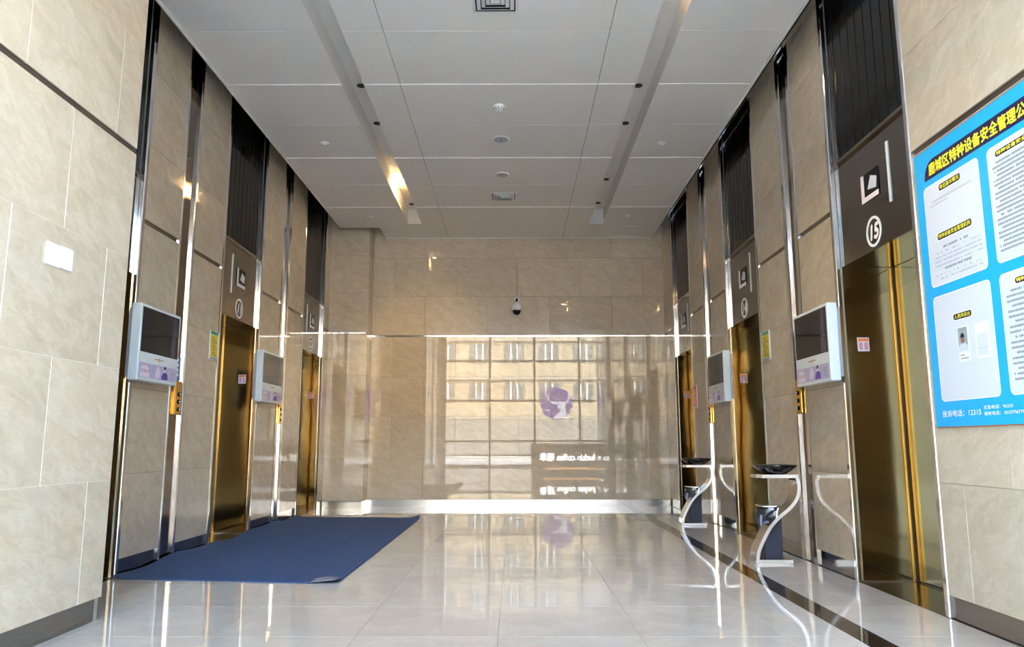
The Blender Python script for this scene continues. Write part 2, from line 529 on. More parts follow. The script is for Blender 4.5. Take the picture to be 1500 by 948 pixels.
GAPS = [(5.965, 6.126), (8.741, 8.90)]
STONE_L = [(3.2, 4.30), (5.355, 6.02), (6.235, 6.95), (7.99, 8.774), (8.90, 9.67), (10.68, 11.0)]
GAPS_L = [(6.02, 6.235), (8.774, 8.90)]
wall_right = lift_wall('R', 'wall_right', 'beige marble wall with chrome edged piers between the right hand elevators', STONE_R, GAPS, LIFTS)
wall_left = lift_wall('L', 'wall_left', 'beige marble wall with chrome edged piers between the left hand elevators', STONE_L, GAPS_L, LIFTS_L)

# front pier on the left
wp = box('wall_left_front', -4.0, XP - 0.02, YW, 4.125, 0, ZT, 'grout')
tag(wp, 'pale marble front pier beside the first elevator', kind='structure')
PROWS = [0.116, 0.712, 1.302, 1.922, 2.528, 2.560, 3.165, 3.77, 4.37]
for r in range(8):
    if r == 4: continue
    off = 3.90 if r in (0, 2, 5, 7) else 3.51
    ee = [YW] + sorted(y for y in (off - 0.77 * i for i in range(4)) if y > YW + .1) + [4.125]
    for a, b2 in zip(ee[:-1], ee[1:]):
        piece('wall_tile', XP, XP - 0.02, a + .0024, b2 - .0024, PROWS[r] + .0014, PROWS[r + 1] - .0014, 'stone', wp, 0.0008)
box('reveal_strip', XP - 0.008, XP - 0.02, YW, 4.125, 2.527, 2.561, 'dark_steel', wp)
box('skirting_plate', XP - 0.03, XP - 0.018, YW, 4.09, 0, 0.1155, 'base_steel', wp)
for g in (0,):
    box('joint_filler', XP - 0.002, XP - 0.0195, YW, 4.12, 0.12, 2.52, 'grout_light', wp)
    box('joint_filler', XP - 0.002, XP - 0.0195, YW, 4.12, 2.565, ZT - .05, 'grout_light', wp)

# ------------------------------------------------------------------ dropped ceiling
ceil = box('ceiling', -4.0, 3.0, YA, YB + 0.4, ZT, ZT + 0.12, 'void')
tag(ceil, 'grey dropped ceiling of large boards with two light troughs', kind='structure')
CE0, CE1 = -2.53, 2.085
cy = [YA, 1.045, 1.92, 2.795, 3.67, 4.545, 5.42, 6.29, 7.143, 8.016, 8.889, 9.767, 11.285]
step = {6: 0.010, 7: 0.004, 8: 0.003, 9: -0.004, 10: -0.005, 11: -0.012}
TRL, TRR, TRE = (-1.52, -1.325), (1.07, 1.268), 10.53
for j in range(len(cy) - 1):
    y0, y1 = cy[j] + .0015, cy[j + 1] - .0015
    z0 = ZC + step.get(j, 0.011)
    def board(x0, x1, ya=y0, yb=y1):
        piece('ceiling_board', x0, x1, ya, yb, z0, z0 + 0.018, 'ceiling', ceil, 0.0008)
    lo = -2.12 if j < 5 else CE0
    for xs_ in (-1.0074, 0.7336):
        piece('seam', xs_, xs_ + .0048, y0, y1, z0 + .002, z0 + .012, 'seam', ceil, 0)
    if j < len(cy) - 2:
        board(lo, TRL[0]); board(TRL[1], -1.0075)
        board(-1.0025, 0.7335); board(0.7385, TRR[0]); board(TRR[1], CE1)
    else:
        board(lo, TRL[0], y0, 10.72); board(TRL[1], -1.0075)
        board(-1.966, TRL[0], 10.7205, y1)
        board(-1.0025, 0.7335); board(0.7385, TRR[0]); board(TRR[1], CE1)
        board(TRL[0], TRL[1], TRE, y1); board(TRR[0], TRR[1], TRE, y1)
for k, (a, b2) in enumerate((TRL, TRR)):
    tr_ = empty('light_trough', ((a + b2) / 2, 5.0, ZC + 0.2), ceil)
    box('trough_top', a - .01, b2 + .01, YA, TRE + .01, ZC + 0.20, ZC + 0.215, 'ceiling', tr_)
    box('trough_side', a - .012, a, YA, TRE, ZC + 0.012, ZC + 0.20, 'ceiling', tr_)
    box('trough_side', b2, b2 + .012, YA, TRE, ZC + 0.012, ZC + 0.20, 'ceiling', tr_)
    box('trough_end', a, b2, TRE, TRE + .012, ZC + 0.012, ZC + 0.20, 'ceiling', tr_)
box('edge_fascia', CE1, CE1 + .012, YA, 11.285, ZC - .012, ZC + 0.09, 'ceiling', ceil)
box('edge_fascia', CE0 - .012, CE0, 4.545, 10.72, ZC - .012, ZC + 0.09, 'ceiling', ceil)
box('back_fascia', -1.966, CE1, 11.285, 11.297, ZC - .02, ZC + 0.09, 'ceiling', ceil)
box('back_fascia', CE0, -1.966, 10.72, 10.732, ZC - .012, ZC + 0.09, 'ceiling', ceil)
box('wall_angle', XR - 0.02, XR - 0.002, YA, YB, 4.20, 4.24, 'steel', ceil)
# access hatch in the ceiling
hat = empty('access_hatch', (1.65, 10.91, ZC - .012), ceil)
zz = ZC - 0.012
for a in ((1.44, 1.86, 10.66, 10.672), (1.44, 1.86, 11.148, 11.16), (1.44, 1.452, 10.672, 11.148), (1.848, 1.86, 10.672, 11.148)):
    box('hatch_frame', a[0], a[1], a[2], a[3], zz - 0.006, zz, 'white_paint', hat)

# ------------------------------------------------------------------ elevators
def ring(r0, r1, fr, h0, h1, n=40):
    mb = MB()
    vs = []
    for h in (h0, h1):
        for r in (r0, r1):
            vs += [fr(r * math.cos(2 * math.pi * i / n), r * math.sin(2 * math.pi * i / n), h) for i in range(n)]
    fs = []
    for i in range(n):
        j = (i + 1) % n
        fs += [(2 * n + i, 2 * n + j, 3 * n + j, 3 * n + i), (n + i, n + j, 3 * n + j, 3 * n + i), (i, j, 2 * n + j, 2 * n + i)]
    mb.add(vs, fs)
    return mb

def elevator(side, idx, number, label):
    a, b2 = (LIFTS if side == 'R' else LIFTS_L)[idx]
    root = empty('elevator', (WX(side, -0.2), (a + b2) / 2, 0))
    tag(root, label, 'elevator', 'elevators lining the lobby')
    def bx(name, d0, d1, y0, y1, z0, z1, mat, par=root, bev=0.0):
        return box(name, WX(side, d0), WX(side, d1), y0, y1, z0, z1, mat, par, bev)
    e = 0.002
    hp = bx('header_panel', -0.03, -0.05, a + e, b2 - e, 2.115, 2.835, 'header')
    bx('ledge', -0.005, -0.06, a + e, b2 - e, 2.836, 2.860, 'dark_steel', root, 0.003)
    n = 9
    wd = (b2 - a - 2 * e) / n
    for i in range(n):
        y0 = a + e + wd * i
        piece('louver_slat', WX(side, -0.034), WX(side, -0.05), y0 + .004, y0 + wd - .004, 2.861, ZT - 0.01, 'black_gloss', root, 0.003)
    bx('louver_backing', -0.058, -0.075, a + e, b2 - e, 2.861, ZT - 0.005, 'black')
    bx('soffit', -0.051, -0.40, a + e, b2 - e, 2.116, 2.132, 'bronze')
    bx('jamb', -0.03, -0.36, b2 - 0.014, b2 - e, 0.002, 2.114, 'bronze')
    bx('jamb', -0.03, -0.36, a + e, a + 0.014, 0.002, 2.114, 'bronze')
    bx('jamb_edge', -0.355, -0.37, b2 - 0.024, b2 - 0.015, 0.002, 2.113, 'gold', root, 0.002)
    bx('jamb_edge', -0.355, -0.37, a + 0.015, a + 0.024, 0.002, 2.113, 'gold', root, 0.002)
    mid = (a + b2) / 2
    for y0, y1 in ((a + 0.016, mid - .002), (mid + .002, b2 - 0.016)):
        lf = bx('door_leaf', -0.39, -0.42, y0, y1, 0.012, 2.113, 'bronze_door')
        s0 = y0 if y0 > mid else y1 - 0.03
        st = (y1 - 0.085, y1 - 0.03) if y0 > mid else (y0 + 0.03, y0 + 0.085)
        bx('gold_stile', -0.382, -0.392, st[0], st[1], 0.012, 2.113, 'gold' if number == '15' else 'gold_shaded', lf)
    bx('threshold', 0.0, -0.385, a + e, b2 - e, -0.012, 0.0015, 'threshold_stone')
    bx('jamb_foot', -0.03, -0.36, b2 - 0.018, b2 - 0.0142, 0.002, 0.010, 'steel')
    bx('door_track', -0.386, -0.44, a + e, b2 - e, -0.012, 0.004, 'steel')
    # floor indicator, slim light bar, number roundel on the header
    yc = mid
    fr = frame(side, yc, 0, -0.03)
    sgn = 1
    dsp = MB().slab([(-0.115, 2.445), (0.115, 2.445), (0.115, 2.63), (-0.115, 2.63)], fr, 0.0005, 0.006).build('floor_display', 'black_gloss', root)
    MB().slab([(-0.115, 2.445), (0.115, 2.445), (0.115, 2.478), (-0.075, 2.478), (-0.075, 2.63), (-0.115, 2.63)], fr, 0.0062, 0.008).build('display_surround', 'sign_edge', dsp)
    MB().slab([(-0.03, 2.52), (0.085, 2.50), (0.10, 2.57), (0.02, 2.60)], fr, 0.0062, 0.007).build('display_picture', 'sign_panel', dsp)
    ub = 0.235 if side == 'R' else -0.25
    MB().slab([(ub, 2.35), (ub + 0.022, 2.35), (ub + 0.022, 2.735), (ub, 2.735)], fr, 0.0005, 0.006).build('light_bar', 'white_plastic', root)
    frn = frame(side, yc, 2.233, -0.03)
    ns = ring(0.082, 0.099, frn, 0.0005, 0.004).build('number_ring', 'white_print', root)
    text_mb(number, 0.135, lambda u, v, h: frn(u, v - 0.048, h), 0.001, 0.004, 0.0065, None, 'CENTER', shear=0.18).build('number', 'white_print', ns)
    # small paper sticker on the jamb that faces the hall
    x0, x1 = WX(side, -0.10), WX(side, -0.18)
    stk = box('sticker', x0, x1, b2 - 0.0165, b2 - 0.0145, 1.525, 1.62, 'lavender_pale', root)
    xa = min(x0, x1)
    box('sticker_band', xa + .004, xa + .076, b2 - 0.0172, b2 - 0.0166, 1.592, 1.614, 'orange_print', stk)
    box('sticker_print', xa + .010, xa + .034, b2 - 0.0172, b2 - 0.0166, 1.535, 1.585, 'pinkish', stk)
    box('sticker_print', xa + .046, xa + .070, b2 - 0.0172, b2 - 0.0166, 1.535, 1.585, 'pinkish', stk)
    return root
elevator('L', 0, '10', 'bronze elevator half hidden behind the pale front pier with the light switch')
elevator('L', 1, '11', 'bronze elevator with dark header numbered 11 beside the blue mat')
elevator('L', 2, '12', 'bronze elevator against the marble pilaster of the end wall')
elevator('R', 2, '13', 'bronze elevator at the end wall past the two s shaped ash stands')
elevator('R', 1, '14', 'bronze elevator with dark header numbered 14 between the two ash stands')
elevator('R', 0, '15', 'bronze elevator with dark header numbered 15 beside the blue notice board')

# ------------------------------------------------------------------ advertising screens
def ad_screen(side, y0, y1, z0, z1, label):
    root = empty('advertising_screen', (WX(side, 0.0), (y0 + y1) / 2, z0))
    tag(root, label, 'screen', 'advertising screens on the piers')
    W, H = y1 - y0, z1 - z0
    fr = frame(side, y1 if side == 'R' else y0, z0, 0.13)
    box('housing', WX(side, 0.06), WX(side, 0.13), y0, y1, z0, z1, 'frame_white', root, 0.006)
    box('rear_case', WX(side, 0.028), WX(side, 0.0595), y0 + .03, y1 - .03, z0 + .03, z1 - .03, 'grey_plastic', root, 0.004)
    box('wall_bracket', WX(side, 0.0055), WX(side, 0.0275), y0 + .12, y1 - .12, z0 + .10, z1 - .12, 'steel', root)
    m_ = 0.022
    sc_ = MB().slab([(m_, H * .372), (W - m_, H * .372), (W - m_, H - m_), (m_, H - m_)], fr, -0.002, 0.0015).build('screen', 'screen', root)
    MB().slab([(W * .78, H * .375), (W * .90, H * .375), (W * .90, H - m_ - .005), (W * .82, H - m_ - .005)], fr, 0.0016, 0.002).build('screen_picture', 'purple_dark', sc_)
    po = MB().slab([(m_, H * .045), (W - m_, H * .045), (W - m_, H * .235), (m_, H * .235)], fr, -0.002, 0.0015).build('poster', 'lavender', root)
    g = lambda pts, nm, mt, h=0.0022: MB().slab(pts, fr, 0.0016, h).build(nm, mt, po)
    k = lambda u: m_ + (W - 2 * m_) * u
    q = lambda v: H * (.045 + .19 * v)
    g([(k(.02), q(.04)), (k(.27), q(.04)), (k(.25), q(.6)), (k(.18), q(.85)), (k(.06), q(.8))], 'poster_print', 'lavender_pale')
    for i in range(4):
        u = .05 + .055 * i
        g([(k(u), q(.35)), (k(u + .035), q(.35)), (k(u + .04), q(.55)), (k(u + .01), q(.55))], 'poster_letter', 'pinkish', 0.0026)
    g([(k(.40), q(.1)), (k(.52), q(.1)), (k(.55), q(.5)), (k(.50), q(.9)), (k(.44), q(.9)), (k(.42), q(.5))], 'poster_print', 'lavender_pale')
    g([(k(.58), q(.05)), (k(.75), q(.05)), (k(.74), q(.45)), (k(.69), q(.58)), (k(.65), q(.58)), (k(.60), q(.40))], 'poster_figure', 'purple_print', 0.003)
    g([(k(.66) + .014 * math.cos(t * math.pi / 6), q(.72) + .016 * math.sin(t * math.pi / 6)) for t in range(12)], 'poster_face', 'sign_edge', 0.0028)
    g([(k(.64), q(.76)), (k(.685), q(.76)), (k(.685), q(.97)), (k(.66), q(1.0)), (k(.645), q(.95))], 'poster_hair', 'navy_print', 0.0032)
    g([(k(.86), q(.35)), (k(.90), q(.35)), (k(.90), q(.75)), (k(.86), q(.75))], 'poster_letter', 'ink_soft')
    g([(k(.83), q(.15)), (k(.93), q(.15)), (k(.93), q(.22)), (k(.83), q(.22))], 'poster_letter', 'ink_soft')
    lg = MB().slab(circle(W * .5, H * .305, .012, 16, .016), fr, 0.0001, 0.0015).build('logo_dot', 'orange_print', root)
    for s in (-1, 1):
        MB().slab([(W * .5 + s * .018, H * .300), (W * .5 + s * .075, H * .305), (W * .5 + s * .05, H * .318), (W * .5 + s * .018, H * .312)], fr, 0.0001, 0.0015).build('logo_wing', 'ink', root)
    return root
M['purple_dark'] = plain('dark violet screen picture', (0.045, 0.04, 0.08), 0.08, coat=0.3)
ad_screen('L', 5.20, 5.825, 1.337, 1.875, 'white framed advertising screen beside the first left elevator, next to the front pier')
ad_screen('L', 7.79, 8.475, 1.33, 1.862, 'white framed advertising screen between elevator 11 and the left elevator at the end wall')
ad_screen('R', 5.12, 5.75, 1.317, 1.852, 'white framed advertising screen between elevators 14 and 15')
ad_screen('R', 7.745, 8.38, 1.32, 1.845, 'white framed advertising screen between elevator 14 and the right elevator at the end wall')

# ------------------------------------------------------------------ call button panels and blue plates
def call_panel(side, gap, label, lab2):
    y0, y1 = gap
    yc = (y0 + y1) / 2
    hw = min(0.068, (y1 - y0) / 2 - 0.004)
    root = empty('call_panel', (WX(side, -0.02), yc, 1.13))
    tag(root, label, 'button panel', 'call button panels')
    box('plate', WX(side, -0.0185), WX(side, 0.012), yc - hw, yc + hw, 1.13, 1.40, 'gold', root, 0.004)
    box('side_rail', WX(side, 0.0125), WX(side, 0.022), yc - hw + .002, yc - hw + .030, 1.135, 1.395, 'gold', root, 0.003)
    for z in (1.175, 1.235, 1.295):
        o = MB().lathe([(0.017, 0.0), (0.017, 0.006), (0.012, 0.010)], (WX(side, 0.012), yc + 0.018, z), 20, 'x')
        if side == 'R':
            o.v = [(2 * WX(side, 0.012) - v[0], v[1], v[2]) for v in o.v]
        bt = o.build('button', 'black_gloss', root)
        o = MB().lathe([(0.007, 0.0), (0.005, 0.004)], (WX(side, 0.022), yc + 0.018, z), 14, 'x')
        if side == 'R':
            o.v = [(2 * WX(side, 0.022) - v[0], v[1], v[2]) for v in o.v]
        o.build('button_cap', 'chrome', bt)
    sg = empty('direction_plate', (WX(side, -0.02), yc, 1.41))
    tag(sg, lab2, 'plate', 'small blue plates above the call buttons')
    box('plate', WX(side, -0.0185), WX(side, -0.006), yc - 0.05, yc + 0.05, 1.41, 1.60, 'blue_plate', sg)
    fr = frame(side, yc, 1.41, -0.006)
    for v in (0.03, 0.07, 0.11, 0.15):
        MB().slab([(-.018, v), (.018, v), (.012, v + .024), (-.012, v + .024)], fr, 0.0002, 0.001).build('white_mark', 'white_print', sg)
call_panel('L', GAPS_L[0], 'gold call button panel with three round buttons between the first left elevator and elevator 11', 'small blue plate above the call buttons between the first left elevator and elevator 11')
call_panel('L', GAPS_L[1], 'gold call button panel between elevator 11 and the left elevator at the end wall', 'small blue plate above the call buttons at the end wall corner of the blue mat')
call_panel('R', GAPS[0], 'gold call button panel between elevators 14 and 15', 'small blue plate above the call buttons between elevators 14 and 15')
call_panel('R', GAPS[1], 'gold call button panel between elevator 14 and the right elevator at the end wall', 'small blue plate above the call buttons behind the ash stand nearest the end wall')

# ------------------------------------------------------------------ small notices beside the lifts
def notice(side, y0, y1, z0, z1, label, main='yellow_plate'):
    root = empty('notice_plate', (WX(side, 0.0), (y0 + y1) / 2, z0))
    tag(root, label, 'notice', 'safety notices beside the elevators')
    box('backing', WX(side, 0.0045), WX(side, 0.011), y0, y1, z0, z1, 'white_plastic', root, 0.001)
    W, H = y1 - y0, z1 - z0
    fr = frame(side, y1 if side == 'R' else y0, z0, 0.011)
    R_ = lambda u0, u1, v0, v1, nm, mt, h=0.001: MB().slab([(W * u0, H * v0), (W * u1, H * v0), (W * u1, H * v1), (W * u0, H * v1)], fr, 0.0002, h).build(nm, mt, root)
    R_(.08, .88, .10, .88, 'print_field', main)
    R_(.08, .88, .885, .985, 'heading', 'green_print' if main == 'yellow_plate' else main)
    R_(.08, .88, .02, .09, 'footer', 'ink_soft')
    for i in range(9):
        R_(.18, .78 - .12 * (i % 3), .16 + .075 * i, .185 + .075 * i, 'text_line', 'ink' if main == 'yellow_plate' else 'white_print', 0.0014)
notice('L', 6.70, 6.905, 1.645, 1.905, 'yellow safety notice with green heading on the pier at the edge of the blue mat')
notice('R', 6.66, 6.875, 1.63, 1.893, 'yellow safety notice with green heading on the pier behind an ash stand')
notice('R', 9.415, 9.625, 1.342, 1.615, 'red notice on the pier beside the right elevator at the end wall', 'red_plate')

# ------------------------------------------------------------------ light switches on the front pier
sw = empty('light_switch', (XP, 3.485, 1.72))
tag(sw, 'white double light switch on the pale front pier', 'switch')
for i, y0 in enumerate((3.385, 3.488)):
    pl = box('switch_plate', XP - 0.0005, XP + 0.012, y0, y0 + 0.101, 1.718 + .004 * i, 1.823 + .004 * i, 'white_plastic', sw, 0.003)
    for k in range(2):
        box('rocker', XP + 0.0121, XP + 0.0155, y0 + .018 + .034 * k, y0 + .049 + .034 * k, 1.738, 1.806, 'white_plastic', pl, 0.001)

# ------------------------------------------------------------------ blue notice board on the right wall
sb = empty('notice_board', (XR, 3.5, 0.985))
tag(sb, 'large sky blue notice board with white panels and yellow lettered navy banner', 'notice board')
SW, SH = 1.21, 1.50
f0 = frame('R', 4.103, 0.985, 0.0)
MB().slab([(0, 0), (SW, 0), (SW, SH), (0, SH)], f0, 0.0005, 0.010).build('board', 'sign_blue', sb)
MB().slab([(0, -0.006), (SW, -0.006), (SW, -0.0005), (0, -0.0005)], f0, 0.0005, 0.010).build('board_edge', 'rust_edge', sb)
MB().slab([(0, SH + .0005), (SW, SH + .0005), (SW, SH + .006), (0, SH + .006)], f0, 0.0005, 0.010).build('board_edge', 'rust_edge', sb)
def S(name, mat, pts, h=1, parent=sb):
    return MB().slab(pts, f0, 0.0101 + 0.0003 * (h - 1), 0.0101 + 0.0003 * h).build(name, mat, parent)
bz0, bz1 = 1.327, 1.430
arc = [(0.19 - 0.095 * math.cos(t), bz0 + .0 + (bz1 - bz0) * math.sin(t)) for t in [math.pi / 2 * i / 8 for i in range(9)]]
ban = S('banner', 'navy_print', arc + [(SW - 0.095 - 0.095 * (1 - math.cos(t)) , bz0 + (bz1 - bz0) * math.sin(t)) for t in [math.pi / 2 * (8 - i) / 8 for i in range(9)]])
ft = lambda u0, v0: (lambda u, v, h: f0(u0 + u, v0 + v, 0.0107 + h))
text_mb('鹿城区特种设备安全管理公示栏', 0.072, ft(0.142, 1.350), 0, 0.0003, 0.0026, 0.925).build('banner_title', 'yellow_print', ban)
def field(u0, v0, u1, v1):
    e = S('panel_outline', 'sign_edge', rrect(u0 - .005, u1 + .005, v0 - .005, v1 + .005, .028), 1)
    return S('panel', 'sign_panel', rrect(u0, u1, v0, v1, .024), 2)
PA = field(0.078, 0.742, 0.564, 1.287)
PB = field(0.643, 0.742, 1.13, 1.287)
PC = field(0.078, 0.134, 0.564, 0.680)
PD = field(0.643, 0.134, 1.13, 0.680)
def pill(p, u0, u1, v0, v1, body):
    S('heading_outline', 'white_print', rrect(u0 - .005, u1 + .005, v0 - .005, v1 + .005, .017), 3, p)
    S('heading_pill', 'navy_print', rrect(u0, u1, v0, v1, .013), 4, p)
    hh = (v1 - v0) * 0.72
    text_mb(body, hh, lambda u, v, h: f0(u0 + .010 + u, v0 + (v1 - v0) * .25 + v, 0.01165 + h), 0, 0.0003, 0.0006, u1 - u0 - .020).build('heading', 'yellow_print', p)
pill(PA, 0.222, 0.416, 1.232, 1.268, '单位基本概况')
pill(PA, 0.171, 0.474, 0.976, 1.012, '特种设备安全管理机构')
pill(PC, 0.246, 0.402, 0.535, 0.566, '人员风采台')
pill(PB, 0.701, 1.07, 1.233, 1.263, '特种设备安全管理制度')
pill(PD, 0.747, 1.02, 0.622, 0.650, '特种设备安全责任')
def dashes(p, u0, u1, v, hgt, mat='ink_soft', gaps=0.0, seed=0):
    """one line of small print too fine to read"""
    rnd = random.Random(seed)
    mb = MB(); u = u0
    while u < u1 - 0.004:
        w = min(rnd.uniform(.006, .011), u1 - u)
        if rnd.random() > gaps:
            mb.slab([(u, v - hgt * rnd.uniform(.35, .5)), (u + w * .8, v - hgt * rnd.uniform(.35, .5)), (u + w * .8, v + hgt * rnd.uniform(.3, .5)), (u, v + hgt * rnd.uniform(.3, .5))], f0, 0.0108, 0.0111)
        u += w + .0015
    if mb.v: mb.build('print_line', mat, p)['kind'] = 'stuff'
dashes(PA, .152, .505, 1.194, .011, 'ink_soft', 0, 1)
dashes(PA, .125, .300, 1.174, .009, 'ink_soft', .1, 2)
dashes(PA, .215, .440, .933, .013, 'ink', .12, 3)
for i, v in enumerate((.908, .886, .864, .842, .793, .771)):
    dashes(PA, .13, .54, v, .010, 'ink_soft', .55 if i in (0, 4) else .18, 10 + i)
dashes(PA, .215, .450, .818, .013, 'ink', .12, 5)
for i in range(11):
    mb = S('rule', 'ink_soft', [(.11, .957 - .022 * i), (.54, .957 - .022 * i), (.54, .9565 - .022 * i), (.11, .9565 - .022 * i)], 3, PA) if i % 2 == 0 else None
for i in range(21):
    dashes(PB, .672 if i % 3 else .70, 1.10 if i % 4 else .95, 1.208 - .0208 * i, .012, 'ink', .04, 40 + i)
for i in range(18):
    dashes(PD, .678 if i % 3 else .71, 1.10 if i % 4 else .9, .598 - .0235 * i, .012, 'ink', .04, 80 + i)
# identity cards in clear sleeves
def card(p, u0, u1, v0, v1, photo):
    S('sleeve', 'white_plastic' if photo else 'sign_edge', [(u0, v0), (u1, v0), (u1, v1), (u0, v1)], 3, p)
    if photo:
        S('portrait', 'portrait_back', [(u0 + .004, v0 + .052), (u1 - .014, v0 + .052), (u1 - .014, v1 - .004), (u0 + .004, v1 - .004)], 4, p)
        uc, vc = (u0 + u1) / 2 - .006, v0 + .115
        S('portrait_shirt', 'sign_panel', [(u0 + .004, v0 + .053), (u1 - .014, v0 + .053), (u1 - .016, v0 + .078), (uc + .012, v0 + .092), (uc - .012, v0 + .092), (u0 + .006, v0 + .078)], 5, p)
        S('portrait_head', 'skin_print', circle(uc, vc, .016, 20, .026), 6, p)
        S('portrait_hair', 'navy_print', [(uc + .0165 * math.cos(t), vc + .006 + .022 * math.sin(t)) for t in [math.pi * i / 10 for i in range(11)]], 7, p)
        dashes(p, u0 + .012, u0 + .05, v0 + .032, .008, 'ink', 0, 3)
        dashes(p, u0 + .012, u1 - .016, v0 + .016, .008, 'ink', 0, 4)
    else:
        S('card', 'sign_panel', [(u0 + .008, v0 + .008), (u1 - .012, v0 + .008), (u1 - .012, v1 - .05), (u0 + .008, v1 - .05)], 4, p)
        S('fold', 'ink_soft', [(u0 + .010, v0 + .045), (u1 - .014, v0 + .045), (u1 - .014, v0 + .0465), (u0 + .010, v0 + .0465)], 5, p)
M['portrait_back'] = plain('grey green portrait backdrop', (0.33, 0.40, 0.38), 0.4)
card(PC, .268, .364, .319, .494, True)
card(PC, .416, .524, .322, .492, False)
text_mb('投诉电话：12315', 0.036, lambda u, v, h: f0(.070 + u, .052 + v, .0104 + h), 0, .0003, .0004, .333).build('phone_line', 'white_print', sb)
text_mb('应急电话：96333', 0.020, lambda u, v, h: f0(.427 + u, .0765 + v, .0104 + h), 0, .0003, .0002, .215).build('phone_line', 'white_print', sb)
text_mb('维修电话：18157767791', 0.020, lambda u, v, h: f0(.427 + u, .047 + v, .0104 + h), 0, .0003, .0002, .30).build('phone_line', 'white_print', sb)

# ------------------------------------------------------------------ blue mat
def make_mat():
    nx, ny = 46, 110
    mb = MB(); vs = []; fs = []
    rnd = random.Random(3)
    y_front = lambda t: 5.33 + (5.14 - 5.33) * t
    y_back = lambda t: 9.69 + (9.52 - 9.69) * t
    for j in range(ny + 1):
        s = j / ny
        for i in range(nx + 1):
            t = i / nx
            y = y_front(t) + (y_back(t) - y_front(t)) * s
            xl = -2.712
            x = xl + (-1.152 - xl) * t
            z = 0.009
            e = max(0, 1 - (x - xl) / 0.10)                 # edge riding up the wall
            z += e * e * (0.018 + 0.013 * math.sin(y * 3.1 + .6) + 0.009 * math.sin(y * 7.3))
            z += 0.0015 * math.sin(x * 9 + y * 5) * math.sin(y * 4.2)
            df = math.hypot((x + 1.152) * 1.0, (y - y_front(t)) * 1.6)   # front right corner
            if df < 0.17: z += (0.17 - df) * 0.16
            db = math.hypot(x + 1.152, y - y_back(t))
            if db < 0.13: z += (0.13 - db) * 0.30
            vs.append((x, y, z))
    th = 0.007
    n = len(vs)
    vs += [(x, y, max(0.001, z - th)) for x, y, z in vs]
    w = nx + 1
    for j in range(ny):
        for i in range(nx):
            a = j * w + i
            fs.append((a, a + 1, a + 1 + w, a + w)); fs.append((n + a, n + a + w, n + a + 1 + w, n + a + 1))
    rim = [i for i in range(w)] + [j * w + nx for j in range(1, ny + 1)] + [ny * w + i for i in range(nx - 1, -1, -1)] + [j * w for j in range(ny - 1, 0, -1)]
    for a, b2 in zip(rim, rim[1:] + rim[:1]):
        fs.append((a, n + a, n + b2, b2))
    mb.add(vs, fs, True)
    root = empty('floor_mat', (-1.95, 7.4, 0.0))
    tag(root, 'long navy blue entrance mat lying along the left elevators', 'mat')
    mb.build('pile', 'mat', root)
    # turned up corner shows the rubber underside
    MB().add([(-1.33, 5.150, 0.012), (-1.16, 5.136, 0.030), (-1.155, 5.20, 0.034), (-1.24, 5.215, 0.037), (-1.30, 5.18, 0.033),
              (-1.33, 5.150, 0.008), (-1.16, 5.136, 0.026), (-1.155, 5.20, 0.028), (-1.24, 5.215, 0.031), (-1.30, 5.18, 0.027)],
             [(0, 1, 2, 3, 4), (9, 8, 7, 6, 5), (0, 5, 6, 1), (1, 6, 7, 2), (2, 7, 8, 3), (3, 8, 9, 4), (4, 9, 5, 0)]).build('turned_corner', 'rubber', root)
M['rubber'] = plain('grey rubber backing', (0.16, 0.15, 0.16), 0.7)
make_mat()

# ------------------------------------------------------------------ s shaped ash stands, bowls and bins
def catmull(pts, n=6):
    out = []
    P = [pts[0]] + pts + [pts[-1]]
    for i in range(1, len(P) - 2):
        for k in range(n):
            t = k / n
            out.append(tuple(0.5 * (2 * P[i][c] + (P[i + 1][c] - P[i - 1][c]) * t + (2 * P[i - 1][c] - 5 * P[i][c] + 4 * P[i + 1][c] - P[i + 2][c]) * t * t + (3 * P[i][c] - P[i - 1][c] - 3 * P[i + 1][c] + P[i + 2][c]) * t ** 3) for c in range(2)))
    out.append(pts[-1])
    return out

def band(line, half, y0, y1):
    mb = MB(); vs = []; n = len(line)
    for i, p in enumerate(line):
        a, b2 = line[max(i - 1, 0)], line[min(i + 1, n - 1)]
        tx, tz = b2[0] - a[0], b2[1] - a[1]
        l = math.hypot(tx, tz); nx, nz = -tz / l, tx / l
        for y in (y0, y1):
            vs += [(p[0] + nx * half, y, p[1] + nz * half), (p[0] - nx * half, y, p[1] - nz * half)]
    fs = []
    for i in range(n - 1):
        a, b2 = 4 * i, 4 * (i + 1)
        fs += [(a, b2, b2 + 1, a + 1), (a + 2, a + 3, b2 + 3, b2 + 2), (a, a + 2, b2 + 2, b2), (a + 1, b2 + 1, b2 + 3, a + 3)]
    fs += [(0, 1, 3, 2), (4 * n - 4, 4 * n - 2, 4 * n - 1, 4 * n - 3)]
    mb.add(vs, fs, True)
    return mb

